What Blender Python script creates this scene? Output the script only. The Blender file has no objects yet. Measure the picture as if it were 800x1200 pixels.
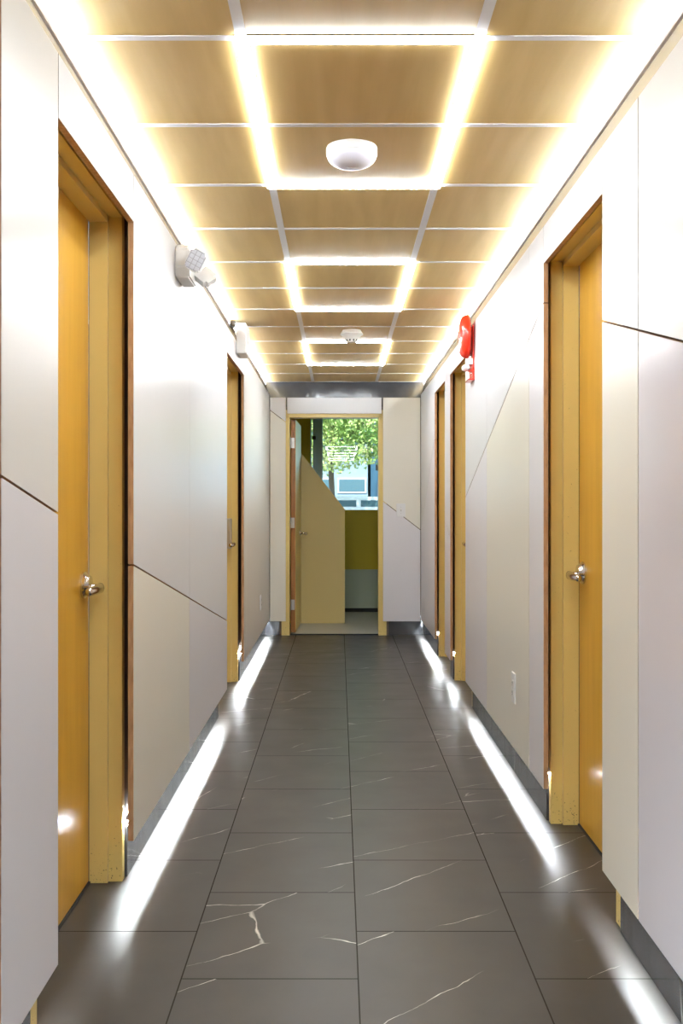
import bpy, bmesh, math, random
from mathutils import Vector, Matrix
random.seed(7)
SC = bpy.context.scene
COL = SC.collection
PI = math.pi

# ------------------------------------------------------------------ materials
def mat(name, col, rough=0.5, metal=0.0, spec=0.5, coat=0.0, coat_rough=0.1, emit=None, strength=0.0):
    m = bpy.data.materials.new(name); m.use_nodes = True
    b = m.node_tree.nodes['Principled BSDF']
    b.inputs['Base Color'].default_value = (*col, 1)
    b.inputs['Roughness'].default_value = rough
    b.inputs['Metallic'].default_value = metal
    b.inputs['Specular IOR Level'].default_value = spec
    b.inputs['Coat Weight'].default_value = coat
    b.inputs['Coat Roughness'].default_value = coat_rough
    if emit:
        b.inputs['Emission Color'].default_value = (*emit, 1)
        b.inputs['Emission Strength'].default_value = strength
    return m

class NT:
    def __init__(s, m):
        s.t = m.node_tree; s.b = s.t.nodes['Principled BSDF']
        s.o = s.t.nodes['Material Output']
    def n(s, typ, **kw):
        x = s.t.nodes.new(typ)
        for k, v in kw.items(): setattr(x, k, v)
        return x
    def l(s, a, b): s.t.links.new(a, b)
    def val(s, v, sock):
        if hasattr(v, 'links') or hasattr(v, 'is_linked'): s.l(v, sock)
        else: sock.default_value = v
    def math(s, op, a, b=None, clamp=False):
        x = s.n('ShaderNodeMath', operation=op); x.use_clamp = clamp
        s.val(a, x.inputs[0])
        if b is not None: s.val(b, x.inputs[1])
        return x.outputs[0]
    def coord(s, scale=(1, 1, 1), rot=(0, 0, 0), loc=(0, 0, 0), geo=True):
        if geo:
            src = s.n('ShaderNodeNewGeometry').outputs['Position']
        else:
            src = s.n('ShaderNodeTexCoord').outputs['Object']
        m = s.n('ShaderNodeMapping')
        m.inputs['Scale'].default_value = scale
        m.inputs['Rotation'].default_value = rot
        m.inputs['Location'].default_value = loc
        s.l(src, m.inputs['Vector'])
        return m.outputs['Vector']
    def noise(s, vec, scale, detail=4, rough=0.5, dist=0.0):
        x = s.n('ShaderNodeTexNoise')
        x.inputs['Scale'].default_value = scale; x.inputs['Detail'].default_value = detail
        x.inputs['Roughness'].default_value = rough; x.inputs['Distortion'].default_value = dist
        s.l(vec, x.inputs['Vector'])
        return x.outputs['Fac']
    def ramp(s, fac, stops):
        x = s.n('ShaderNodeValToRGB'); e = x.color_ramp.elements
        while len(e) < len(stops): e.new(0.5)
        for i, (p, c) in enumerate(stops):
            e[i].position = p; e[i].color = (*c, 1) if len(c) == 3 else c
        s.l(fac, x.inputs['Fac'])
        return x.outputs['Color']
    def mix(s, fac, a, b, blend='MIX'):
        x = s.n('ShaderNodeMix', data_type='RGBA', blend_type=blend)
        s.val(fac, x.inputs[0])
        for v, i in ((a, 6), (b, 7)):
            if isinstance(v, tuple): x.inputs[i].default_value = (*v, 1)
            else: s.l(v, x.inputs[i])
        return x.outputs[2]
    def bump(s, h, strength=0.2, dist=0.01):
        x = s.n('ShaderNodeBump'); x.inputs['Strength'].default_value = strength
        x.inputs['Distance'].default_value = dist
        s.l(h, x.inputs['Height']); s.l(x.outputs['Normal'], s.b.inputs['Normal'])

def laminate(name, col, rough=0.28, wav=0.06):
    m = mat(name, col, rough, spec=0.45); k = NT(m)
    k.l(k.mix(k.noise(k.coord(), 2.5, 3), tuple(c*0.985 for c in col), tuple(min(1, c*1.01) for c in col)), k.b.inputs['Base Color'])
    k.bump(k.noise(k.coord((1, 1, .5)), 3.0, 1), wav, 0.01)
    return m
M_WHITE = laminate('laminate_white', (.71, .71, .725))
M_WARM = laminate('laminate_warm_white', (.72, .70, .665))
M_CREAM = laminate('laminate_cream', (.80, .77, .68))
M_GREY = laminate('laminate_lavender_grey', (.75, .73, .76))
M_GLOSS = laminate('laminate_lavender_gloss', (.70, .68, .74), rough=0.12, wav=0.16)

def m_mdf():
    m = mat('mdf_edge', (.42, .25, .13), .8); k = NT(m)
    k.l(k.ramp(k.noise(k.coord((1, 1, .2)), 90, 4), [(.3, (.33, .18, .09)), (.7, (.50, .31, .17))]), k.b.inputs['Base Color'])
    return m
M_MDF = m_mdf()

def wood(name, dark, light, grain_axis, rough=.35, coat=.3, scale=1.0, spread=1.0):
    m = mat(name, light, rough, coat=coat, coat_rough=.5 if 'tile' in name else .2); k = NT(m)
    sc = [1.0, 1.0, 1.0]; sc[grain_axis] = 0.07
    v = k.coord(tuple(sc))
    g = k.noise(v, 26*scale, 6, .6, .4)
    sc2 = [1.0, 1.0, 1.0]; sc2[grain_axis] = 0.22
    v2 = k.coord(tuple(sc2))
    w = k.n('ShaderNodeTexWave', wave_type='BANDS', bands_direction='X' if grain_axis != 0 else 'Y')
    w.inputs['Scale'].default_value = 3.0*scale; w.inputs['Distortion'].default_value = 9.0
    w.inputs['Detail'].default_value = 3.0; w.inputs['Detail Scale'].default_value = 1.4
    k.l(v2, w.inputs['Vector'])
    f = k.math('ADD', k.math('MULTIPLY', g, .75), k.math('MULTIPLY', w.outputs['Fac'], .25))
    c = k.ramp(f, [(.30, dark), (.70, light)])
    big = k.noise(k.coord(), 1.7, 2)
    k.l(k.mix(k.math('MULTIPLY', big, .35*spread), c, dark), k.b.inputs['Base Color'])
    k.bump(g, .05, .003)
    return m
M_DOORWOOD = wood('door_veneer', (.58, .30, .020), (.70, .39, .040), 2, scale=.9)
M_DOOREDGE = wood('door_edge_wood', (.26, .10, .02), (.40, .17, .04), 2)
M_MAPLE = wood('maple_tile', (.54, .36, .115), (.62, .435, .16), 1, rough=.5, coat=.5, scale=.9)

def m_framepaint():
    m = mat('frame_paint', (.76, .59, .21), .32, spec=.5); k = NT(m)
    g = k.n('ShaderNodeNewGeometry').outputs['Position']
    s = k.n('ShaderNodeSeparateXYZ'); k.l(g, s.inputs[0])
    low = k.math('SUBTRACT', 1.0, k.math('DIVIDE', s.outputs['Z'], .22), clamp=True)
    chips = k.math('GREATER_THAN', k.math('ADD', k.noise(k.coord(), 130, 3, .6), k.math('MULTIPLY', low, .11)), .735)
    k.l(k.mix(chips, (.76, .59, .21), (.16, .10, .04)), k.b.inputs['Base Color'])
    k.bump(k.noise(k.coord(), 60, 3), .08, .002)
    return m
M_FRAME = m_framepaint()

def m_floor():
    m = mat('floor_tile', (.07, .066, .06), .32, spec=.32); k = NT(m)
    # tile joints: columns along x, running bond along y
    P = k.n('ShaderNodeNewGeometry').outputs['Position']
    sp = k.n('ShaderNodeSeparateXYZ'); k.l(P, sp.inputs[0])
    u = k.math('DIVIDE', k.math('ADD', sp.outputs['X'], .413 + .4635*4), .4635)
    col = k.math('FLOOR', u)
    fx = k.math('FRACT', u)
    par = k.math('MODULO', col, 2.0)            # col 4 (=middle-left) -> 0
    v = k.math('ADD', k.math('DIVIDE', k.math('SUBTRACT', sp.outputs['Y'], 2.711 - .607*20), .607), k.math('MULTIPLY', par, .5))
    row = k.math('FLOOR', v); fy = k.math('FRACT', v)
    ex = k.math('MULTIPLY', k.math('MINIMUM', fx, k.math('SUBTRACT', 1.0, fx)), .4635)
    ey = k.math('MULTIPLY', k.math('MINIMUM', fy, k.math('SUBTRACT', 1.0, fy)), .607)
    e = k.math('MINIMUM', ex, ey)
    joint = k.math('LESS_THAN', e, .0019)
    # a random offset per tile so the marble does not run across joints
    cmb = k.n('ShaderNodeCombineXYZ'); k.l(k.math('MULTIPLY', col, 3.17), cmb.inputs[0]); k.l(k.math('MULTIPLY', row, 5.31), cmb.inputs[1])
    k.l(k.math('MULTIPLY', k.math('ADD', col, row), 1.9), cmb.inputs[2])
    add = k.n('ShaderNodeVectorMath', operation='ADD'); k.l(P, add.inputs[0]); k.l(cmb.outputs[0], add.inputs[1])
    mp = k.n('ShaderNodeMapping'); mp.inputs['Scale'].default_value = (.62, 2.6, 1); mr = k.n('ShaderNodeMapping'); mr.inputs['Rotation'].default_value = (0, 0, math.radians(-36))
    wob = k.n('ShaderNodeTexNoise'); wob.inputs['Scale'].default_value = 9; wob.inputs['Detail'].default_value = 3
    k.l(add.outputs[0], wob.inputs['Vector'])
    wv = k.n('ShaderNodeVectorMath', operation='MULTIPLY_ADD'); k.l(wob.outputs['Color'], wv.inputs[0]); wv.inputs[1].default_value = (.035, .035, 0); k.l(add.outputs[0], wv.inputs[2])
    k.l(wv.outputs[0], mr.inputs['Vector']); k.l(mr.outputs[0], mp.inputs['Vector'])
    vo = k.n('ShaderNodeTexVoronoi', feature='DISTANCE_TO_EDGE'); vo.inputs['Scale'].default_value = 1.15; vo.voronoi_dimensions = '2D'
    k.l(mp.outputs['Vector'], vo.inputs['Vector'])
    wid = k.math('MULTIPLY', k.math('POWER', k.noise(add.outputs[0], 14, 3), 3.0), .028)
    line = k.math('SUBTRACT', 1.0, k.math('DIVIDE', vo.outputs['Distance'], wid), clamp=True)
    msk = k.math('MULTIPLY', k.math('SUBTRACT', k.noise(add.outputs[0], 3.1, 2), .505), 9.0, clamp=True)
    vein = k.math('MULTIPLY', k.math('POWER', line, .7), msk)
    base = k.ramp(k.noise(add.outputs[0], 3.0, 5, .6), [(.3, (.033, .030, .028)), (.7, (.046, .042, .039))])
    c = k.mix(k.math('MULTIPLY', vein, .95), base, (.72, .70, .66))
    c = k.mix(joint, c, k.mix(k.math('LESS_THAN', ex, .0019), (.011, .010, .009), (.036, .033, .030)))
    k.l(c, k.b.inputs['Base Color'])
    r = k.math('ADD', .30, k.math('MULTIPLY', k.noise(k.coord(), 5, 4), .10))
    k.l(k.math('ADD', r, k.math('MULTIPLY', joint, .4)), k.b.inputs['Roughness'])
    k.l(k.math('MULTIPLY', k.math('SUBTRACT', 1.0, joint), .22), k.b.inputs['Specular IOR Level'])
    return m
M_FLOOR = m_floor()

def m_marble(name, veins):
    m = mat(name, (.06, .06, .07), .12, spec=.6); k = NT(m)
    base = k.ramp(k.noise(k.coord(), 6, 5), [(.3, (.035, .038, .045)), (.7, (.06, .063, .072))])
    if veins:
        vo = k.n('ShaderNodeTexVoronoi', feature='DISTANCE_TO_EDGE'); vo.inputs['Scale'].default_value = 1.4
        k.l(k.coord((1, 1, .35), (.4, 0, .3)), vo.inputs['Vector'])
        line = k.math('SUBTRACT', 1.0, k.math('DIVIDE', vo.outputs['Distance'], .010), clamp=True)
        msk = k.math('MULTIPLY', k.math('SUBTRACT', k.noise(k.coord(), 3, 2), .52), 8.0, clamp=True)
        base = k.mix(k.math('MULTIPLY', line, msk), base, (.5, .48, .45))
    k.l(base, k.b.inputs['Base Color'])
    k.bump(k.noise(k.coord((1, 1, .5)), 9, 2), .35, .01)
    return m
M_TILE2 = m_marble('polished_dark_band', False)
M_TILE = m_marble('polished_dark_tile', True)

M_ALU = mat('brushed_aluminium', (.50, .50, .54), .35, metal=.6)
M_CHAN = mat('channel_grey', (.80, .80, .86), .5)
M_GRID = mat('grid_white', (.80, .80, .82), .4)
M_PLAST = mat('white_plastic', (.80, .80, .80), .35)
M_PLAST2 = mat('ivory_plastic', (.72, .70, .66), .4)
M_LENSG = mat('lens_grey', (.42, .42, .45), .25)
M_CHROME = mat('satin_chrome', (.72, .70, .68), .16, metal=1.0)
M_NICKEL = mat('dull_nickel', (.55, .55, .53), .3, metal=1.0)
M_BLACK = mat('black_gap', (.012, .011, .010), .8)
M_RED = mat('red_enamel', (.82, .035, .012), .22, coat=.5)
M_REDD = mat('red_casting', (.42, .03, .012), .4)
M_WALL = mat('wall_paint', (.74, .72, .68), .6)
M_CAV = mat('cavity_shade', (.16, .12, .09), .9)  # walls behind the panels coloured dark to paint in the cavity's shade
M_OLIVE = mat('mustard_paint', (.62, .47, .02), .55)
M_PART = mat('partition_paint', (.70, .57, .25), .5)
M_WAINS = mat('pale_green_paint', (.50, .58, .48), .5)
M_RFLOOR = mat('pale_vinyl_floor', (.50, .50, .45), .35)
M_BLUEFR = mat('blue_grey_frame', (.60, .86, .97), .35)
M_RUBBER = mat('black_rubber', (.02, .02, .02), .7)
LED_COL = (.89, .955, 1.0)
M_COVE = mat('cove_led', (1, 1, 1), .5, emit=LED_COL, strength=225)
M_TOE = mat('toe_led', (1, 1, 1), .5, emit=(.88, .96, 1.0), strength=560)
M_LEDF = mat('led_frame_diffuser', (1, 1, 1), .5, emit=(.90, .955, 1.0), strength=68)

def m_glass(name, tint, f0=.06):
    m = bpy.data.materials.new(name); m.use_nodes = True
    t = m.node_tree; t.nodes.clear()
    o = t.nodes.new('ShaderNodeOutputMaterial'); tr = t.nodes.new('ShaderNodeBsdfTransparent'); gl = t.nodes.new('ShaderNodeBsdfGlossy')
    mx = t.nodes.new('ShaderNodeMixShader'); fr = t.nodes.new('ShaderNodeFresnel')
    tr.inputs['Color'].default_value = (*tint, 1); gl.inputs['Roughness'].default_value = .01
    fr.inputs['IOR'].default_value = 1.6
    t.links.new(fr.outputs[0], mx.inputs[0]); t.links.new(tr.outputs[0], mx.inputs[1]); t.links.new(gl.outputs[0], mx.inputs[2])
    t.links.new(mx.outputs[0], o.inputs['Surface'])
    return m
M_GLASS = m_glass('window_glass', (.86, .96, .97))

# ------------------------------------------------------------------ mesh helpers
def obj(name, bm, m, parent=None, smooth=False, loc=None):
    me = bpy.data.meshes.new(name)
    bmesh.ops.recalc_face_normals(bm, faces=bm.faces)
    bm.to_mesh(me); bm.free()
    ms = m if isinstance(m, (list, tuple)) else [m]
    for x in ms: me.materials.append(x)
    if smooth:
        for p in me.polygons: p.use_smooth = True
    o = bpy.data.objects.new(name, me); COL.objects.link(o)
    if parent: o.parent = parent
    if loc: o.location = loc
    return o

def tag(o, label=None, cat=None, group=None, kind=None):
    if label: o['label'] = label
    if cat: o['category'] = cat
    if group: o['group'] = group
    if kind: o['kind'] = kind
    return o

def empty(name, loc=(0, 0, 0), rot=(0, 0, 0)):
    o = bpy.data.objects.new(name, None); COL.objects.link(o)
    o.location = loc; o.rotation_euler = rot; o.empty_display_size = .1
    return o

def bx(bm, x0, x1, y0, y1, z0, z1, mi=0, bevel=0):
    vs = [bm.verts.new((x, y, z)) for x in (x0, x1) for y in (y0, y1) for z in (z0, z1)]
    F = []
    for f in ((0, 1, 3, 2), (4, 6, 7, 5), (0, 4, 5, 1), (2, 3, 7, 6), (0, 2, 6, 4), (1, 5, 7, 3)):
        fc = bm.faces.new([vs[i] for i in f]); fc.material_index = mi; F.append(fc)
    if bevel:
        es = list({e for f in F for e in f.edges})
        r = bmesh.ops.bevel(bm, geom=es, offset=bevel, segments=2, affect='EDGES', profile=.5)
        for f in r['faces']: f.material_index = mi
    return vs

def box(*a, **k):
    bm = bmesh.new(); bx(bm, *a, **k); return bm

def prism(bm, pts, axis, a0, a1, mi=0, mi_side=None):
    """extrude a 2D polygon along an axis. axis 0: pts=(y,z); 1: pts=(x,z); 2: pts=(x,y)"""
    def P(p, a):
        return (a, p[0], p[1]) if axis == 0 else ((p[0], a, p[1]) if axis == 1 else (p[0], p[1], a))
    A = [bm.verts.new(P(p, a0)) for p in pts]; B = [bm.verts.new(P(p, a1)) for p in pts]
    f = bm.faces.new(A); f.material_index = mi
    f = bm.faces.new(B[::-1]); f.material_index = mi
    n = len(pts)
    for i in range(n):
        f = bm.faces.new((A[i], B[i], B[(i+1) % n], A[(i+1) % n])); f.material_index = mi if mi_side is None else mi_side

def lathe(bm, prof, seg=32, mtx=None, mi=0):
    """prof: list of (r, h) around z"""
    rings = []
    for r, h in prof:
        if r < 1e-6:
            rings.append([bm.verts.new((0, 0, h))])
        else:
            rings.append([bm.verts.new((r*math.cos(2*PI*i/seg), r*math.sin(2*PI*i/seg), h)) for i in range(seg)])
    nv = [v for R in rings for v in R]
    for a, b in zip(rings, rings[1:]):
        for i in range(seg):
            j = (i+1) % seg
            if len(a) == 1 and len(b) == 1: continue
            if len(a) == 1: f = bm.faces.new((a[0], b[i], b[j]))
            elif len(b) == 1: f = bm.faces.new((a[i], b[0], a[j]))
            else: f = bm.faces.new((a[i], b[i], b[j], a[j]))
            f.material_index = mi
    if mtx is not None: bmesh.ops.transform(bm, matrix=mtx, verts=nv)
    return nv

def tube(bm, pts, r, seg=10, flat=1.0):
    rings = []
    for i, p in enumerate(pts):
        p = Vector(p)
        d = (Vector(pts[min(i+1, len(pts)-1)]) - Vector(pts[max(i-1, 0)])).normalized()
        up = Vector((0, 0, 1)) if abs(d.z) < .9 else Vector((1, 0, 0))
        s = d.cross(up).normalized(); t = s.cross(d).normalized()
        rr = r[i] if isinstance(r, (list, tuple)) else r
        rings.append([bm.verts.new(p + s*rr*math.cos(2*PI*k/seg)*flat + t*rr*math.sin(2*PI*k/seg)) for k in range(seg)])
    for a, b in zip(rings, rings[1:]):
        for k in range(seg): bm.faces.new((a[k], b[k], b[(k+1) % seg], a[(k+1) % seg]))
    bm.faces.new(rings[0][::-1]); bm.faces.new(rings[-1])

# ------------------------------------------------------------------ dimensions (metres; y runs down the corridor)
CZ = 2.44               # ceiling
XL, XR = -.665, .785    # faces of the cladding panels
WL, WR = -.716, .827   # wall faces behind them
YF = 9.93               # face of the far cladding
YB = -3.8
PT = .019
Z0, Z1 = .149, 2.315
# panel openings of the doors  (y0, y1)
DL = [(2.455, 3.355), (6.16, 7.255)]
DR = [(3.09, 3.975), (6.43, 7.31), (7.68, 8.49)]
ZT = {-1: 2.157, 1: 2.168}
def clear(o): return (o[0]+.015, o[1]+.045)

# ------------------------------------------------------------------ structure
def structure(name, bm, m, parent=None, **k):
    o = obj(name, bm, m, parent, **k)
    if parent is None: o['kind'] = 'structure'
    return o

structure('floor', box(-1.05, 1.15, YB, 10.0, -.08, 0), M_FLOOR)
CT = 2.172
for side, W, doors, nm in ((-1, WL, DL, 'wall_left'), (1, WR, DR, 'wall_right')):
    bm = bmesh.new()
    a, b = sorted((W, W + side*.11))
    y = YB
    for o in doors:
        c0, c1 = clear(o)
        bx(bm, a, b, y, c0-.017, 0, CZ+.1)
        bx(bm, a, b, c0-.017, c1+.017, CT+.03, CZ+.1)
        y = c1+.017
    bx(bm, a, b, y, 10.10, 0, CZ+.1)
    structure(nm, bm, M_CAV)
# far wall with the open doorway
FX0, FX1, FZ = -.497, .402, 2.118     # outer frame
bm = bmesh.new()
bx(bm, WL, FX0+.02, 9.972, 10.09, 0, CZ+.1); bx(bm, FX1-.02, WR, 9.972, 10.09, 0, CZ+.1)
bx(bm, FX0+.02, FX1-.02, 9.972, 10.09, FZ-.02, CZ+.1)
structure('wall_far', bm, M_CAV)
structure('wall_near', box(WL, WR, YB-.1, YB, 0, CZ+.1), M_WALL)

# ceiling: wooden lay-in tiles in a white grid
XG = [WL, -.250, .360, WR]
YG0, YGS = 2.655, .6075
ceil_o = structure('ceiling', box(-1.0, 1.1, YB, 10.0, CZ+.05, CZ+.12), M_WALL)
ks = list(range(-11, 13))
yl = sorted([YG0 + YGS*k for k in ks if YB < YG0+YGS*k < 9.95])
ye = [YB] + yl + [9.972]
for i in range(len(ye)-1):
    for j in range(3):
        x0, x1 = XG[j]+.004, XG[j+1]-.004
        t = obj('ceiling_tile', box(x0, x1, ye[i]+.004, ye[i+1]-.004, CZ, CZ+.012, bevel=.0015), M_MAPLE, ceil_o)
bm = bmesh.new()
for x in XG[1:3]:
    bx(bm, x-.014, x+.014, YB, 9.972, CZ-.003, CZ+.03)
for y in yl:
    bx(bm, WL, WR, y-.0125, y+.0125, CZ-.0025, CZ+.028)
obj('ceiling_grid', bm, M_GRID, ceil_o)

# ------------------------------------------------------------------ LED square frames in the grid
first = None
FR = [('LED light square in the ceiling nearest the viewer, around the dome', 0),
      ('middle LED light square in the ceiling, between the dome and the small detector', 4),
      ('farthest and smallest LED light square in the ceiling, beyond the detector', 8),
      (None, -4), (None, -8)]
for lab, k in FR:
    root = empty('square_ceiling_light', (XG[1], YG0+YGS*k, CZ))
    L = XG[2]-XG[1]; D = YGS*2; w = .017
    bm = bmesh.new(); bh = bmesh.new()
    for (a, b, c, d) in ((-w, w, -w, D+w), (L-w, L+w, -w, D+w), (w, L-w, -w, w), (w, L-w, D-w, D+w)):
        bx(bm, a, b, c, d, -.0100, -.0045)
        bx(bh, a-.001, b+.001, c-.001, d+.001, -.0045, -.003)
    obj('diffuser', bm, M_LEDF, root); obj('housing', bh, M_ALU, root)
    tag(root, lab or 'glowing square of LED light bars set in the ceiling behind the viewer', 'ceiling light', 'square LED light frames in the ceiling')

# ------------------------------------------------------------------ ceiling-edge LED channels
def cove(side, y0, y1, label):
    W = WL if side < 0 else WR
    s = -side
    root = empty('edge_light', (W, y0, CZ))
    n = y1-y0
    def xs(a, b): return sorted((s*a, s*b))
    bm = bmesh.new()
    bx(bm, *xs(.0015, .015), 0, n, -.0375, -.0345)
    bx(bm, *xs(.0015, .0045), 0, n, -.0345, -.004)
    bx(bm, *xs(.0138, .015), 0, n, -.0345, -.026)
    bx(bm, *xs(.0015, .015), 0, .003, -.0345, -.004); bx(bm, *xs(.0015, .015), n-.003, n, -.0345, -.004)
    obj('channel', bm, M_CHAN, root)
    bm = bmesh.new(); prism(bm, [(s*.0050, -.018), (s*.0130, -.0310), (s*.0115, -.0330), (s*.0048, -.0235)], 1, .004, n-.004)
    obj('led_strip', bm, M_COVE, root)
    tag(root, label, 'strip light', 'LED channels along the ceiling edges')
cove(-1, -3.7, 6.66, 'grey LED channel along the left ceiling edge, nearer than the white box')
cove(-1, 6.97, 9.93, 'grey LED channel along the left ceiling edge, beyond the white box')
cove(1, -3.7, 9.93, 'grey LED channel running along the whole right ceiling edge')

# polished tile bands above and below the cladding
M_BANDC = laminate('band_reflection_cream', (.60, .56, .46), .15, .5)  # cream stands in for ceiling glow reflected in the dark side tile
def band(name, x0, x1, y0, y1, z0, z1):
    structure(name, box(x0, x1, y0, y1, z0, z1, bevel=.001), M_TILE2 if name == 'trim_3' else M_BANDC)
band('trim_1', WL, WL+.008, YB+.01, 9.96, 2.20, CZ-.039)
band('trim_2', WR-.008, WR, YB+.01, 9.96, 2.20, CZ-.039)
band('trim_3', WL+.009, WR-.009, 9.955, 9.972, 2.20, CZ-.001)
def baseb(side, segs):
    W = WL if side < 0 else WR
    bm = bmesh.new()
    for y0, y1 in segs:
        a, b = sorted((W, W-side*.010)); bx(bm, a, b, y0, y1, .002, .170)
    structure('baseboard_left' if side < 0 else 'baseboard_right', bm, M_TILE)
FW = .055
segL = [(YB+.02, DL[0][0]+.015-.10), (DL[0][1]+.045+FW, DL[1][0]+.015-.10), (DL[1][1]+.045+FW, 9.955)]
segR = [(YB+.02, DR[0][0]+.015-.10), (DR[0][1]+.045+FW, DR[1][0]+.015-.10), (DR[1][1]+.045+FW, DR[2][0]+.015-.10), (DR[2][1]+.045+FW, 9.955)]
baseb(-1, segL); baseb(1, segR)
bm = bmesh.new(); bx(bm, WL+.012, FX0-.075, 9.958, 9.972, .002, .20); bx(bm, FX1+.075, WR-.012, 9.958, 9.972, .002, .20)
structure('baseboard_far', bm, M_TILE)

# ------------------------------------------------------------------ toe LEDs behind the lower panel edge
def toe(side, y0, y1, label):
    X = XL if side < 0 else XR
    s = side
    root = empty('toe_light', (X, y0, .20))
    n = y1-y0
    def xs(a, b): return sorted((s*a, s*b))
    obj('mounting_rail', box(*xs(.027, .0415), 0, n, -.002, .010), M_ALU, root)
    bm = bmesh.new(); prism(bm, [(s*.029, -.0025), (s*.0405, -.0125), (s*.0405, -.0025)], 1, .004, n-.004); obj('led_strip', bm, M_TOE, root)
    tag(root, label, 'strip light', 'LED strips hidden under the wall panels')
toe(-1, .9, 2.36, 'LED strip under the nearest panel of the left wall')
toe(-1, segL[1][0]-.03, segL[1][1]+.02, 'LED strip lighting the floor along the left wall between its two doorways')
toe(-1, segL[2][0]-.03, 9.90, 'LED strip lighting the floor of the left wall beyond its far doorway')
toe(1, .9, segR[0][1]+.02, 'LED strip under the large near panels of the right wall')
toe(1, segR[1][0]-.03, segR[1][1]+.02, 'LED strip lighting the floor below the right wall outlet')
toe(1, segR[2][0]-.02, segR[2][1]+.02, 'short LED strip under the narrow right panel between two doorways')
toe(1, segR[3][0]-.03, 9.90, 'LED strip lighting the floor at the far right corner')

# ------------------------------------------------------------------ cladding panels
G = .0032
def inset(pts, g):
    """shrink a convex polygon by g on every side"""
    n = len(pts); area = sum(pts[i][0]*pts[(i+1) % n][1]-pts[(i+1) % n][0]*pts[i][1] for i in range(n))
    sg = 1 if area > 0 else -1
    L = []
    for i in range(n):
        (x0, y0), (x1, y1) = pts[i], pts[(i+1) % n]
        dx, dy = x1-x0, y1-y0; l = math.hypot(dx, dy); nx, ny = -dy/l*sg, dx/l*sg
        L.append((nx, ny, nx*x0+ny*y0+g))
    out = []
    for i in range(n):
        a, b = L[i-1], L[i]; det = a[0]*b[1]-a[1]*b[0]
        out.append(((a[2]*b[1]-a[1]*b[2])/det, (a[0]*b[2]-a[2]*b[0])/det))
    return out

def panel(where, pts, m, label, group):
    """where: -1 left, 1 right, 0 far; pts in (y,z) or (x,z)"""
    p = inset(pts, G)
    cx = sum(a for a, b in p)/len(p); zb = min(b for a, b in p)
    q = [(a-cx, b-zb) for a, b in p]
    face = bmesh.new(); core = bmesh.new()
    if where == 0:
        prism(face, q, 1, 0, .0015); prism(core, q, 1, .0016, PT)
        loc = (cx, YF, zb)
    else:
        s = where
        prism(face, q, 0, 0, s*.0015); prism(core, q, 0, s*.0016, s*PT)
        loc = (XL if s < 0 else XR, cx, zb)
    o = obj('cladding_panel', face, m, None, loc=loc)
    c = obj('fibreboard_core', core, M_MDF, o)
    tag(o, label, 'wall panel', group)

def quad(y0, y1, za0, za1, zb0, zb1): # bottom z at y0,y1 ; top z at y0,y1
    return [(y0, za0), (y1, za1), (y1, zb1), (y0, zb0)]
GL, GR, GF = 'laminate panels on the left wall', 'laminate panels on the right wall', 'laminate panels on the far wall'
# left
l0 = lambda y: 1.297 - .185*(y-2.04)
panel(-1, quad(2.04, 2.455, l0(2.04), l0(2.455), Z1, Z1), M_WARM, 'tall white upper wall panel at the left picture edge, above the slanted joint', GL)
panel(-1, quad(2.04, 2.455, Z0, Z0, l0(2.04), l0(2.455)), M_GREY, 'pale grey lower wall panel at the left picture edge, below the slanted joint', GL)
l1 = lambda y: 1.048 + (y-3.355)*(.564-1.048)/(6.13-3.355)
panel(-1, quad(3.355, 4.609, l1(3.355), l1(4.609), Z1, Z1), M_WHITE, 'upper white panel just beyond the near left doorway', GL)
panel(-1, quad(4.609, 6.16, l1(4.609), l1(6.16), Z1, Z1), M_WHITE, 'upper white panel just before the far left doorway', GL)
panel(-1, quad(3.355, 4.609, Z0, Z0, l1(3.355), l1(4.609)), M_CREAM, 'cream lower panel with a slanted top beyond the near left doorway', GL)
panel(-1, quad(4.609, 6.16, Z0, Z0, l1(4.609), l1(6.16)), M_GREY, 'grey low slanted panel just before the far left doorway', GL)
panel(-1, quad(7.255, YF-.003, Z0, Z0, Z1, Z1), M_WARM, 'full height pale panel at the far end of the left wall, with an outlet', GL)
for (o, t) in ((DL[0], 'white header panel above the near left doorway'), (DL[1], 'white header panel above the far left doorway')):
    panel(-1, quad(o[0], o[1], ZT[-1], ZT[-1], Z1, Z1), M_WHITE, t, GL)
# right
r0 = lambda y: 1.70 + .245*(y-2.717)
panel(1, quad(2.717, 3.09, r0(2.717), r0(3.09), Z1, Z1), M_WARM, 'narrow white upper panel beside the near right doorway', GR)
panel(1, quad(2.717, 3.09, Z0, Z0, r0(2.717), r0(3.09)), M_CREAM, 'narrow cream lower panel beside the near right doorway', GR)
panel(1, quad(1.2, 2.717, r0(1.2), r0(2.717), Z1, Z1), M_WARM, 'white upper panel at the right picture edge', GR)
panel(1, quad(1.2, 2.717, Z0, Z0, r0(1.2), r0(2.717)), M_GLOSS, 'large glossy lavender grey lower panel at the right picture edge', GR)
r1 = lambda y: 1.294 + (6.43-y)*.296
ys = [3.975, 4.275, 5.504, 6.43]
U = ['slim white upper panel strip just beyond the near right doorway', 'white upper panel above the long slanted joint, over the outlet', 'white upper panel behind the red fire bell']
Lw = ['slim pale lavender panel strip from floor gap to slanted joint by the near right doorway', 'wide cream panel on the right wall that holds the outlet', 'lavender grey lower panel below the red fire bell']
for i in range(3):
    a, b = ys[i], ys[i+1]
    panel(1, quad(a, b, r1(a), r1(b), Z1, Z1), M_WHITE, U[i], GR)
    panel(1, quad(a, b, Z0, Z0, r1(a), r1(b)), [M_GREY, M_CREAM, M_GREY][i], Lw[i], GR)
panel(1, quad(7.31, 7.68, 1.01, 1.12, Z1, Z1), M_WHITE, 'upper half of the narrow white panel between the two far right doorways', GR)
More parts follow.
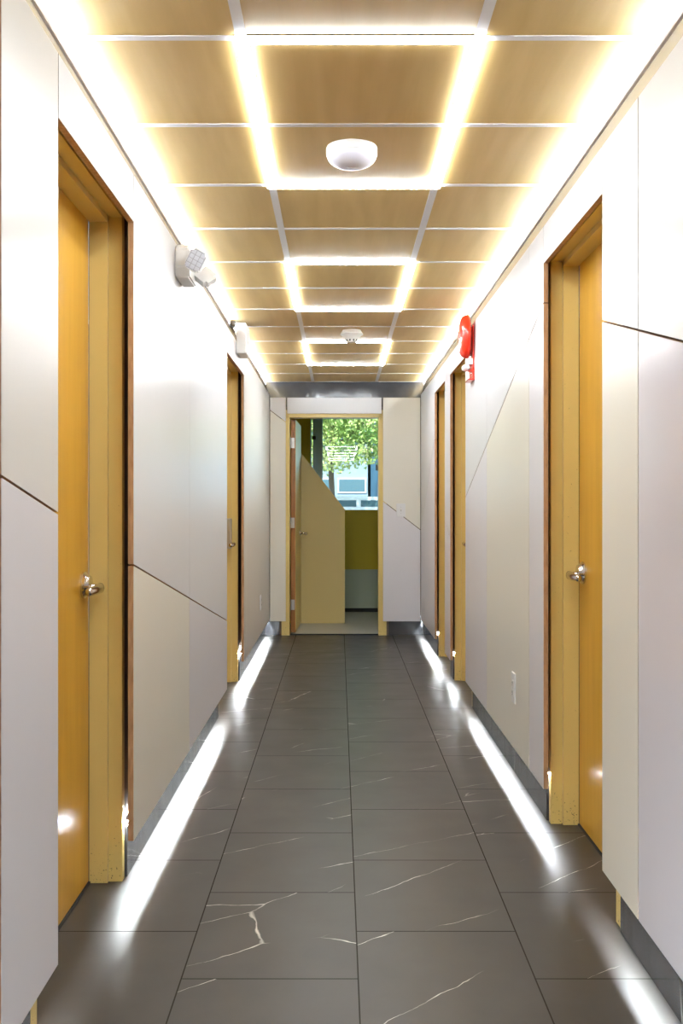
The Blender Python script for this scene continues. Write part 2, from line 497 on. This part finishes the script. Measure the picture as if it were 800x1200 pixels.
panel(1, quad(7.31, 7.68, Z0, Z0, 1.01, 1.12), M_GREY, 'lower half of the narrow panel between the two far right doorways', GR)
panel(1, quad(8.49, YF-.003, 1.79, 1.015, Z1, Z1), M_WHITE, 'upper white panel at the far end of the right wall', GR)
panel(1, quad(8.49, YF-.003, Z0, Z0, 1.79, 1.015), M_GREY, 'lower grey panel at the far end of the right wall', GR)
for (o, t) in zip(DR, ('white header panel above the near right doorway', 'white header panel above the middle right doorway', 'white header panel above the farthest right doorway')):
    panel(1, quad(o[0], o[1], ZT[1], ZT[1], Z1, Z1), M_WHITE, t, GR)
# far
ZF = 2.287
panel(0, quad(XL+.002, -.507, 2.166, 2.047, ZF, ZF), M_WHITE, 'small white piece at the top left corner of the far wall', GF)
panel(0, quad(XL+.002, -.507, .135, .135, 2.166, 2.047), M_CREAM, 'tall narrow cream panel left of the open doorway', GF)
panel(0, quad(-.499, .412, 2.128, 2.128, ZF, ZF), M_WHITE, 'wide header panel above the open doorway', GF)
panel(0, quad(.420, XR-.002, 1.293, 1.015, ZF, ZF), M_CREAM, 'cream upper panel right of the open doorway, above the slanted joint', GF)
panel(0, quad(.420, XR-.002, .135, .135, 1.293, 1.015), M_GREY, 'grey lower panel right of the open doorway, below the slanted joint', GF)
# cavity behind the panels: its shade is painted into the wall colour
# ------------------------------------------------------------------ doors
def lever(root, s, x, y, z, flip=1, keypad=False):
    """door hardware. s = side sign, x = door face; the lever leaves the face towards the corridor"""
    h = empty('lever_handle', (x, y, z)); h.parent = root
    bm = bmesh.new()
    rot = Matrix.Rotation(-s*PI/2, 4, 'Y')
    if keypad:
        bx(bm, *sorted((0, -s*.072)), -.033, .033, -.04, .17, bevel=.006)
        obj('lock_housing', bm, M_NICKEL, h)
        bm = bmesh.new()
    else:
        lathe(bm, [(0, 0), (.043, 0), (.043, .006), (.036, .012), (.030, .024), (.0, .025)], 32, rot)
        obj('rose', bm, M_CHROME, h, smooth=False)
        bm = bmesh.new()
    off = .085 if keypad else .052
    tube(bm, [(-s*.012, 0, -.008), (-s*(off-.012), 0, -.010)], .0135, 16)
    bm2 = bmesh.new()
    # flat tapering lever arm
    pts = []
    N = 10
    for i in range(N+1):
        t = i/N
        yy = flip*(.012 - t*.122)
        xx = -s*(off - .012*math.sin(t*PI*.5)*(t > .6)*(t-.6)*2)
        pts.append((xx, yy, -.010 - .004*t))
    tube(bm, pts, [.017 - .004*(i/N) for i in range(N+1)], 12, flat=.8)
    obj('lever', bm, M_CHROME, h, smooth=True)

def door(n, s, o, keypad=False):
    W = WL if s < 0 else WR
    c0, c1 = clear(o)
    root = empty('door_%d' % n, (0, 0, 0)); root['kind'] = 'structure'
    # door frame: hollow metal profile in plan (x outward from wall face, y), double rabbet
    F = -.0012; D1 = .044; D2 = .104; D3 = .112
    def X(d): return W + s*d
    bm = bmesh.new()
    def jamb(yc, sy, z1, fw):
        # sy=+1 : the jamb lies at larger y than the opening
        r = .020
        pts = [(X(F), yc+sy*r), (X(D1), yc+sy*r), (X(D1), yc), (X(D2), yc), (X(D2), yc+sy*.0165), (X(-.0005), yc+sy*.0165), (X(-.0005), yc+sy*fw), (X(F), yc+sy*fw)]
        prism(bm, pts, 2, 0, z1)
    jamb(c0, -1, CT+.045, .09); jamb(c1, 1, CT+.045, .05)
    zc = CT
    pts = [(X(F), zc+.020), (X(D1), zc+.020), (X(D1), zc), (X(D2), zc), (X(D2), zc+.029), (X(-.0005), zc+.029), (X(-.0005), zc+.05), (X(F), zc+.05)]
    prism(bm, pts, 1, c0-.018, c1+.018)
    fr = obj('door_frame', bm, M_FRAME, root)
    md = fr.modifiers.new('soft', 'BEVEL'); md.width = .005; md.segments = 3; md.limit_method = 'ANGLE'
    a, b = sorted((X(D2+.001), X(D2+.046)))
    obj('door_slab', box(a, b, c0+.002, c1-.003, .008, CT+.012, bevel=.002), M_DOORWOOD, root)
    obj('threshold', box(*sorted((X(D2-.004), X(D2+.06))), c0, c1, .0005, .006), M_RUBBER, root)
    lever(root, s, X(D2+.001), c1-.075, .985, keypad=keypad)
    # dark room side so nothing leaks through the slits
    a, b = sorted((X(D2+.05), X(D2+.06)))
    obj('backing', box(a, b, c0-.08, c1+.08, 0, CT+.1), M_BLACK, root)
    return root
door(1, -1, DL[0]); door(2, -1, DL[1], keypad=True)
door(3, 1, DR[0]); door(4, 1, DR[1]); door(5, 1, DR[2])

# far doorway, door standing open into the room
root = empty('door_6', (0, 0, 0)); root['kind'] = 'structure'
bm = bmesh.new()
for (xa, xb) in ((FX0, FX0+.022), (FX1-.022, FX1)):
    bx(bm, xa, xb, 9.95, 10.105, 0, FZ)
for (xa, xb) in ((FX0-.055, FX0), (FX1, FX1+.055)):
    bx(bm, xa, xb, 9.955, 9.971, 0, FZ+.05)
bx(bm, FX0, FX1, 9.95, 10.105, FZ-.022, FZ); bx(bm, FX0, FX1, 9.955, 9.971, FZ, FZ+.05)
fr = obj('door_frame', bm, M_FRAME, root)
slab = empty('door_leaf', (FX0+.028, 10.11, 0), (0, 0, math.radians(-1.5))); slab.parent = root
obj('door_slab', box(.0, .044, .0, .84, .01, 2.09, bevel=.002), [M_DOOREDGE], slab)
obj('door_facing', box(.044, .0465, .002, .838, .012, 2.088), M_FRAME, slab)
for z in (1.86, 1.08, .28):
    bm = bmesh.new(); bx(bm, -.004, .036, -.004, -.0005, z-.05, z+.05); tube(bm, [(-.006, -.006, z-.055), (-.006, -.006, z+.055)], .006, 10)
    obj('hinge', bm, M_NICKEL, slab)
h = empty('lever_handle', (.046, .70, .96)); h.parent = slab
bm = bmesh.new(); lathe(bm, [(0, 0), (.032, 0), (.030, .01), (0, .011)], 24, Matrix.Rotation(PI/2, 4, 'Y')); obj('rose', bm, M_CHROME, h)
bm = bmesh.new(); tube(bm, [(.008, 0, 0), (.065, 0, 0)], .013, 12); tube(bm, [(.065, .01, 0), (.067, -.12, -.004)], [.015, .012], 12); obj('lever', bm, M_CHROME, h, smooth=True)
obj('threshold', box(FX0+.02, FX1-.02, 9.985, 10.03, .0005, .007), M_RUBBER, root)

# ------------------------------------------------------------------ room beyond
RX0, RX1, RY = -1.3, 2.3, 12.19
structure('floor', box(RX0, RX1, 10.0, RY+.05, -.08, 0), M_RFLOOR).name = 'floor_far_room'
bm = bmesh.new(); bx(bm, RX0-.1, RX0, 10.09, RY+.1, 0, 2.8)
structure('wall_far_room_left', bm, M_OLIVE)
structure('wall_far_room_right', box(RX1, RX1+.1, 10.09, RY+.1, 0, 2.8), M_OLIVE)
bm = bmesh.new(); bx(bm, RX0, WL-.12, 10.0, 10.09, 0, 2.8); bx(bm, WR+.12, RX1, 10.0, 10.09, 0, 2.8); bx(bm, -.9, 1.0, 10.091, 10.10, FZ, 2.8)
structure('wall_far_room_front', bm, M_OLIVE)
structure('ceiling_far_room', box(RX0-.1, RX1+.1, 10.02, RY+.2, 2.8, 2.9), M_WALL)
SZ = 1.197
WX0, WX1, WZ1 = -.338, 2.0, 2.62
bm = bmesh.new()
bx(bm, RX0, WX0, RY, RY+.12, .50, 2.8); bx(bm, WX0, WX1, RY, RY+.12, .50, SZ); bx(bm, WX1, RX1, RY, RY+.12, .50, 2.8); bx(bm, WX0, WX1, RY, RY+.12, WZ1, 2.8)
structure('wall_far_room_window', bm, M_OLIVE)
structure('trim_4', box(RX0, RX1, RY-.008, RY+.12, .045, .499), M_WAINS)
structure('baseboard_far_room', box(RX0, RX1, RY-.014, RY+.1, .001, .044), M_RUBBER)
# window
win = empty('window_1', (0, RY+.05, 0)); win['kind'] = 'structure'
bm = bmesh.new()
bx(bm, WX0, WX0+.012, -.02, .03, SZ, WZ1)
bx(bm, WX0+.03, WX0+.062, -.028, .035, SZ+.01, WZ1-.01)
bx(bm, WX0+.068, WX0+.080, -.02, .03, SZ+.01, WZ1-.01)
bx(bm, WX0+.086, WX0+.145, -.032, .04, SZ+.01, WZ1-.01)
bx(bm, WX1-.05, WX1, -.02, .03, SZ, WZ1); bx(bm, WX0, WX1, -.02, .03, WZ1-.04, WZ1)
bx(bm, WX0+.06, WX0+.09, -.010, .02, SZ+.01, WZ1-.01)
obj('window_frame', bm, M_BLUEFR, win)
obj('window_sill', box(WX0, WX1, -.045, .06, SZ-.012, SZ+.004), M_WALL, win)
obj('pane', box(WX0+.145, WX1-.05, .0, .004, SZ+.004, WZ1-.04), M_GLASS, win)
obj('pane', box(WX0+.012, WX0+.030, .0, .004, SZ+.004, WZ1-.04), M_GLASS, win)
obj('window_latch', box(WX0+.022, WX0+.066, -.045, -.028, 2.03, 2.07, bevel=.004), M_RUBBER, win)
# slanted partition
pp = [(RX0+.002, .145*0+.001), (.063, .001), (.063, 1.209), (-.406, 1.815), (-.80, 2.32), (RX0+.002, 2.32)]
bm = bmesh.new(); prism(bm, pp, 1, 10.98, 11.07)
o = obj('partition', bm, M_PART); tag(o, 'cream low partition with a sloping top edge beyond the open doorway', 'partition')
# paper on glass
o = obj('paper_notice', box(.435, .53, 0, .0006, 1.665, 1.735), M_PLAST, None, loc=(0, RY+.048, 0))
tag(o, 'small white paper stuck on the window glass at its right', 'paper')

# ------------------------------------------------------------------ fixtures on the corridor ceiling
root = empty('ceiling_dome', (.043, 3.465, CZ))
bm = bmesh.new(); lathe(bm, [(0, -.0005), (.083, -.0005), (.0855, -.006), (.0855, -.028), (.082, -.031), (0, -.031)], 64); obj('base_ring', bm, M_PLAST, root, smooth=False)
bm = bmesh.new(); lathe(bm, [(.0825, -.0312)] + [(.0825*math.cos(a*PI/20), -.0312-.040*math.sin(a*PI/20)) for a in range(1, 10)] + [(0, -.0712)], 64)
obj('dome', bm, mat('dome_opal', (.74, .74, .84), .3), root, smooth=True)
bm = bmesh.new(); bx(bm, -.018, .018, -.006, .0, -.0735, -.0700, bevel=.001); obj('sensor_slot', bm, M_LENSG, root)
tag(root, 'round white shallow dome on the ceiling inside the nearest light square', 'detector')

root = empty('smoke_detector', (.087, 7.05, CZ))
bm = bmesh.new(); lathe(bm, [(0, -.0005), (.062, -.0005), (.066, -.010), (.076, -.024), (.078, -.031), (.072, -.036), (0, -.036)], 48); obj('base', bm, M_PLAST2, root)
bm = bmesh.new(); lathe(bm, [(.066, -.0362), (.058, -.046), (.044, -.062), (.034, -.082), (.030, -.086), (0, -.086)], 48); obj('sensor_head', bm, M_PLAST2, root, smooth=False)
bm = bmesh.new()
for i in range(10):
    a = 2*PI*i/10
    nv = bx(bm, .038, .042, -.004, .004, -.078, -.064); bmesh.ops.rotate(bm, verts=nv, cent=(0, 0, 0), matrix=Matrix.Rotation(a, 3, 'Z'))
obj('vent_slots', bm, M_BLACK, root)
tag(root, 'small white tapered smoke detector on the ceiling before the farthest light square', 'smoke detector')

# ------------------------------------------------------------------ emergency light on the left wall
root = empty('emergency_light', (XL+.001, 4.30, 2.19))
bm = bmesh.new()
prism(bm, [(-.11, .02), (-.095, -.022), (.095, -.022), (.11, .02), (.11, .09), (.095, .112), (-.095, .112), (-.11, .09)], 0, 0, .058)
bmesh.ops.bevel(bm, geom=list(bm.edges), offset=.006, segments=2, affect='EDGES')
obj('battery_housing', bm, M_PLAST, root)
def lamp_head(loc, rot, nm):
    h = empty('lamp_head', loc, rot); h.parent = root
    bm = bmesh.new(); bx(bm, -.037, .037, -.014, .014, -.045, .045)
    es = [e for e in bm.edges if abs((e.verts[0].co-e.verts[1].co).y) > .02]
    bmesh.ops.bevel(bm, geom=es, offset=.014, segments=4, affect='EDGES')
    obj('shell', bm, M_PLAST, h)
    bm = bmesh.new(); bx(bm, -.032, .032, -.0165, -.0142, -.040, .040)
    es = [e for e in bm.edges if abs((e.verts[0].co-e.verts[1].co).y) > .001 and abs((e.verts[0].co-e.verts[1].co).x) < .001 and abs((e.verts[0].co-e.verts[1].co).z) < .001]
    bmesh.ops.bevel(bm, geom=es, offset=.011, segments=4, affect='EDGES')
    obj('lens', bm, M_LENSG, h)
    bm = bmesh.new()
    for i in range(3):
        for j in range(4):
            bx(bm, -.029+i*.0200, -.029+i*.0200+.0175, -.0185, -.0166, -.037+j*.0188, -.037+j*.0188+.0165, bevel=.0015)
    obj('led_cells', bm, mat('led_cell', (.62, .63, .68), .15), h)
    if nm == 'a': bm = bmesh.new(); tube(bm, [(0, .014, 0), (0, .035, -.012)], .009, 10); obj('swivel', bm, M_PLAST, h)
lamp_head((.092, -.16, .032), (math.radians(12), math.radians(28), math.radians(8)), 'a')
lamp_head((.098, .07, .018), (math.radians(40), math.radians(35), math.radians(215)), 'b')
bm = bmesh.new(); tube(bm, [(.058, -.05, .04), (.075, -.10, .04), (.09, -.135, .03)], .010, 10); obj('arm', bm, M_PLAST, root, smooth=True)
bm = bmesh.new(); tube(bm, [(.058, .05, .04), (.08, .08, .04)], .010, 10); obj('arm', bm, M_PLAST, root, smooth=True)
tag(root, 'white emergency light with square tilting lamp heads high on the left wall', 'emergency light')

# white box over far left doorway
root = empty('wall_box', (XL+.001, 6.82, 2.231))
obj('housing', box(0, .060, -.12, .12, 0, .198, bevel=.004), M_PLAST, root)
obj('cover_plate', box(.0605, .0635, -.118, .118, .004, .194, bevel=.001), M_PLAST2, root)
tag(root, 'white box mounted high over the far left doorway', 'box')

# ------------------------------------------------------------------ fire bell
root = empty('fire_bell', (XR-.001, 6.07, 2.234))
bm = bmesh.new(); bx(bm, -.010, 0, -.075, .075, -.262, .055, bevel=.002); bx(bm, -.034, -.010, -.075, .075, -.262, -.255)
obj('back_plate', bm, M_RED, root)
bm = bmesh.new(); bx(bm, -.026, -.0105, -.06, .06, -.11, .05, bevel=.006); obj('striker_housing', bm, M_REDD, root)
bm = bmesh.new()
ring = [(.0, .050), (.03, .050), (.07, .048), (.098, .043), (.115, .034), (.124, .020), (.128, .004), (.128, -.004), (.123, -.006), (.118, .004), (.108, .024), (.09, .035), (.03, .040), (0, .040)]
lathe(bm, ring, 72, Matrix.Translation((-.030, 0, 0)) @ Matrix.Rotation(-PI/2, 4, 'Y'))
obj('gong', bm, M_RED, root, smooth=True)
bm = bmesh.new(); lathe(bm, [(0, 0), (.009, 0), (.009, .008), (0, .009)], 6, Matrix.Translation((-.080, 0, 0)) @ Matrix.Rotation(-PI/2, 4, 'Y')); obj('bolt', bm, M_NICKEL, root)
tag(root, 'red fire alarm bell with a long red back plate on the right wall', 'fire bell')
root = empty('strobe_light', (XR-.011, 6.07, 2.05))
bm = bmesh.new(); lathe(bm, [(0, 0), (.024, 0), (.024, .014), (.021, .018), (0, .018)], 32, Matrix.Rotation(-PI/2, 4, 'Y')); obj('base', bm, M_NICKEL, root)
bm = bmesh.new(); lathe(bm, [(.0195, .0182), (.021, .035), (.018, .046), (.010, .053), (0, .055)], 32, Matrix.Rotation(-PI/2, 4, 'Y')); obj('lens', bm, M_PLAST, root, smooth=True)
tag(root, 'small white strobe lens on the red plate below the fire bell', 'strobe light')

# ------------------------------------------------------------------ outlets and switch
def outlet(loc, s, label, hgt=.125, wid=.078):
    root = empty('power_outlet', loc)
    def xs(a, b): return sorted((-s*a, -s*b))
    bm = bmesh.new(); bx(bm, *xs(0, .007), -wid/2, wid/2, -hgt/2, hgt/2, bevel=.002); obj('cover_plate', bm, M_PLAST, root)
    for z in (-.021, .021):
        bm = bmesh.new(); bx(bm, *xs(.0072, .0095), -.017, .017, z-.014, z+.014, bevel=.0008); so = obj('socket', bm, M_PLAST2, root)
        bm = bmesh.new()
        for yy in (-.007, .007): bx(bm, *xs(.0096, .0100), yy-.0012, yy+.0012, z-.003, z+.007)
        bx(bm, *xs(.0096, .0100), -.002, .002, z-.010, z-.006)
        obj('slots', bm, M_BLACK, so)
    bm = bmesh.new(); lathe(bm, [(0, 0), (.003, 0), (.002, .001), (0, .001)], 12, Matrix.Translation((-s*.0072, 0, 0)) @ Matrix.Rotation(-s*PI/2, 4, 'Y')); obj('screw', bm, M_NICKEL, root)
    tag(root, label, 'outlet')
outlet((XR-.0005, 4.63, .427), 1, 'white double power outlet low on the cream right wall panel', hgt=.135)
outlet((XL+.0005, 8.77, .426), -1, 'white power outlet low on the far end of the left wall')
root = empty('light_switch', (.594, YF-.0005, 1.204))
bm = bmesh.new(); bx(bm, -.043, .043, -.007, 0, -.064, .064, bevel=.002); obj('cover_plate', bm, M_PLAST, root)
bm = bmesh.new(); prism(bm, [(-.0072, -.010), (-.0072, .012), (-.016, .010), (-.018, .004)], 0, -.005, .005); obj('toggle', bm, M_PLAST2, root)
for z in (-.03, .03):
    bm = bmesh.new(); lathe(bm, [(0, 0), (.0035, 0), (.0025, .001), (0, .001)], 12, Matrix.Translation((0, -.0072, z)) @ Matrix.Rotation(PI/2, 4, 'X')); obj('screw', bm, M_NICKEL, root)
tag(root, 'white toggle light switch right of the open doorway, on the slanted joint', 'light switch')

# ------------------------------------------------------------------ outside the window
GZ = -.18
def m_asphalt():
    m = mat('asphalt', (.30, .31, .32), .9); k = NT(m)
    k.l(k.ramp(k.noise(k.coord(), 12, 5), [(.3, (.24, .25, .26)), (.7, (.36, .37, .38))]), k.b.inputs['Base Color']); return m
structure('ground', box(-30, 30, RY+.5, 70, GZ-.1, GZ), m_asphalt())
M_FAC = mat('facade_white', (.27, .32, .36), .7)
M_FAC2 = mat('facade_teal', (.18, .33, .40), .6)
M_WDARK = mat('facade_glass', (.10, .17, .20), .08, spec=.8)
def building(x0, x1, y0, h, m, wins, label, rail=True):
    root = empty('building', ((x0+x1)/2, y0, GZ)); w = (x1-x0)/2
    bm = bmesh.new(); bx(bm, -w, w, 0, 6, 0, h)
    obj('facade', bm, m, root)
    obj('parapet', box(-w-.1, w+.1, -.1, 6.1, h, h+.25), M_FAC, root)
    for (a, b, c, d) in wins:
        f = obj('window_frame', box(a, b, -.06, -.001, c, d), M_FAC if m is not M_FAC else M_PLAST, root)
        obj('window_pane', box(a+.05, b-.05, -.075, -.061, c+.05, d-.05), M_WDARK, f)
    tag(root, label, 'building')
    return root
b1 = building(-9, 1.0, 36, 7.5, M_FAC, [(-4.9+1.3*i+9-4.9*1+0, -3.9+1.3*i+9-4.9, 2.05, 2.5) for i in range(0)] + [(5-1.05, 4.95, 1.90, 2.42), (2.4, 3.7, 1.90, 2.42), (.8, 2.1, 1.9, 2.42), (3.95, 4.95, 3.3, 4.3), (2.4, 3.7, 3.3, 4.3)], 'white building across the street behind the tree')
bm = bmesh.new()
for i in range(14): bx(bm, 3.2+i*.13, 3.22+i*.13, -.5, -.47, 1.42, 1.80)
bx(bm, 3.1, 5.0, -.52, -.45, 1.80, 1.84); bx(bm, 3.1, 5.0, -.6, -.001, 1.34, 1.42)
obj('balcony_rail', bm, M_FAC, b1)
building(1.15, 9, 37.5, 8, M_FAC2, [(-3.7, -2.9, 1.2, 2.3), (-2.6, -1.8, 1.2, 2.3), (-3.7, -2.9, 3.0, 4.2)], 'blue green building at the right edge of the window view')

# tree
def m_leaf():
    m = mat('leaf', (.2, .35, .05), .5, spec=.4); k = NT(m)
    k.l(k.ramp(k.noise(k.coord(), 2.2, 3), [(.3, (.12, .28, .06)), (.5, (.40, .52, .14)), (.68, (.78, .74, .34))]), k.b.inputs['Base Color']); return m
troot = empty('tree', (-.15, 21.0, GZ))
bm = bmesh.new(); tube(bm, [(0, 0, 0), (.03, 0, 1.2), (-.02, .05, 2.4), (.1, 0, 3.6), (.25, .1, 5)], [.07, .06, .055, .05, .04], 12)
tube(bm, [(0, 0, 2.3), (-.8, .1, 3.1), (-1.5, .2, 3.8)], [.06, .04, .02], 8); tube(bm, [(0, 0, 2.5), (.7, -.1, 3.2), (1.6, -.2, 3.9)], [.06, .04, .02], 8)
obj('trunk', bm, mat('bark', (.16, .12, .09), .9), troot)
bm = bmesh.new(); rnd = random.Random(3)
clumps = []
for i in range(170):
    a = rnd.uniform(0, 2*PI); e = rnd.uniform(-.75, 1); r = rnd.uniform(.55, 1)
    clumps.append(Vector((.4+2.3*r*math.cos(a)*math.sqrt(1-e*e*.8), 1.4*r*math.sin(a)*math.sqrt(1-e*e*.8), 3.75+1.75*e*r)))
for i in range(120):
    clumps.append(Vector((rnd.uniform(-1.9, 2.6), rnd.uniform(-1.3, -.5), rnd.uniform(2.1, 3.6))))
for c in clumps:
    for i in range(130):
        d = Vector((rnd.gauss(0, .26), rnd.gauss(0, .22), rnd.gauss(0, .20)))
        p = c+d
        if p.z < 2.0+.22*abs(rnd.gauss(0, 1)) + .25*max(0, p.x-.1): continue
        L = rnd.uniform(.028, .055); W = L*.6
        R = Matrix.Rotation(rnd.uniform(0, 2*PI), 3, 'Z') @ Matrix.Rotation(rnd.uniform(-1.2, 1.2), 3, 'X') @ Matrix.Rotation(rnd.uniform(-.8, .8), 3, 'Y')
        vs = [bm.verts.new(p + R @ Vector(q)) for q in ((0, -L, 0), (W, 0, .01), (0, L, 0), (-W, 0, .01))]
        bm.faces.new(vs)
f = obj('foliage', bm, m_leaf(), troot)
tag(troot, 'sunlit yellow green leafy tree outside the window', 'tree')

# vehicles
def vehicle(nm, loc, length, prof, wins, m, label, cat, wheels):
    root = empty(nm, loc)
    bm = bmesh.new(); prism(bm, prof, 1, -.85, .85)
    bmesh.ops.bevel(bm, geom=list(bm.edges), offset=.05, segments=3, affect='EDGES')
    obj('body', bm, m, root)
    for w in wins:
        bm = bmesh.new(); prism(bm, w, 1, -.862, -.846); obj('side_window', bm, M_WDARK, root)
    for x in wheels:
        for y in (-.78, .78):
            bm = bmesh.new(); lathe(bm, [(0, -.1), (.20, -.1), (.31, -.09), (.32, 0), (.31, .09), (.20, .1), (0, .1)], 28, Matrix.Translation((x, y*1.03, .32)) @ Matrix.Rotation(PI/2, 4, 'X'))
            obj('wheel', bm, M_RUBBER, root)
    tag(root, label, cat)
vehicle('car', (-1.55, 17.2, GZ), 4.2,
        [(-2.2, .3), (2.15, .3), (2.2, .75), (1.95, .95), (1.75, 1.22), (1.25, 1.41), (.6, 1.47), (-.5, 1.44), (-1.3, 1.0), (-2.1, .88)],
        [[(-1.05, 1.0), (.2, 1.02), (.2, 1.36), (-.45, 1.35)], [(.28, 1.02), (1.6, 1.05), (1.2, 1.30), (.6, 1.37), (.28, 1.37)]], mat('car_paint_teal', (.10, .22, .26), .2, coat=.8), 'dark teal car parked just outside the window', 'car', (-1.4, 1.4))
vehicle('van', (2.0, 23.5, GZ), 4.8,
        [(-2.6, .3), (2.4, .3), (2.45, 1.6), (2.1, 1.64), (-2.1, 1.64), (-2.6, 1.58)],
        [[(-2.3+i*.78, 1.42), (-2.3+i*.78+.68, 1.42), (-2.3+i*.78+.68, 1.56), (-2.3+i*.78, 1.56)] for i in range(6)],
        mat('van_paint_white', (.82, .83, .84), .3, coat=.5), 'white van with a row of dark windows across the street', 'van', (-1.6, 1.6))

# ------------------------------------------------------------------ daylight
w = bpy.data.worlds.new('world'); SC.world = w; w.use_nodes = True
t = w.node_tree; bg = t.nodes['Background']
sky = t.nodes.new('ShaderNodeTexSky'); sky.sky_type = 'NISHITA'; sky.sun_disc = False
sky.sun_elevation = math.radians(50); sky.sun_rotation = math.radians(200)
t.links.new(sky.outputs[0], bg.inputs['Color']); bg.inputs['Strength'].default_value = .65
sl = bpy.data.lights.new('sun', 'SUN'); sl.energy = 10; sl.angle = .01; sl.color = (1, .95, .85)
so = bpy.data.objects.new('sun', sl); COL.objects.link(so)
so.rotation_euler = (math.radians(42), 0, math.radians(-20))

# ------------------------------------------------------------------ camera
cd = bpy.data.cameras.new('camera'); cam = bpy.data.objects.new('camera', cd); COL.objects.link(cam)
cam.location = (0, 0, 1.236); cam.rotation_euler = (PI/2, 0, 0)
cd.sensor_fit = 'VERTICAL'; cd.sensor_height = 36; cd.sensor_width = 24
cd.lens = 1213*36/1200; cd.shift_x = 3/1200; cd.shift_y = -6/1200
cd.clip_start = .05; cd.clip_end = 300
SC.camera = cam

SC.view_settings.view_transform = 'Standard'; SC.view_settings.look = 'None'
SC.view_settings.gamma = 1; SC.view_settings.use_curve_mapping = False
SC.view_settings.exposure = -0.15
cy = SC.cycles
cy.use_denoising = True
cy.max_bounces = 12; cy.diffuse_bounces = 8; cy.glossy_bounces = 5; cy.transmission_bounces = 6; cy.transparent_max_bounces = 8
cy.sample_clamp_indirect = 6.0; cy.caustics_reflective = True; cy.blur_glossy = .5
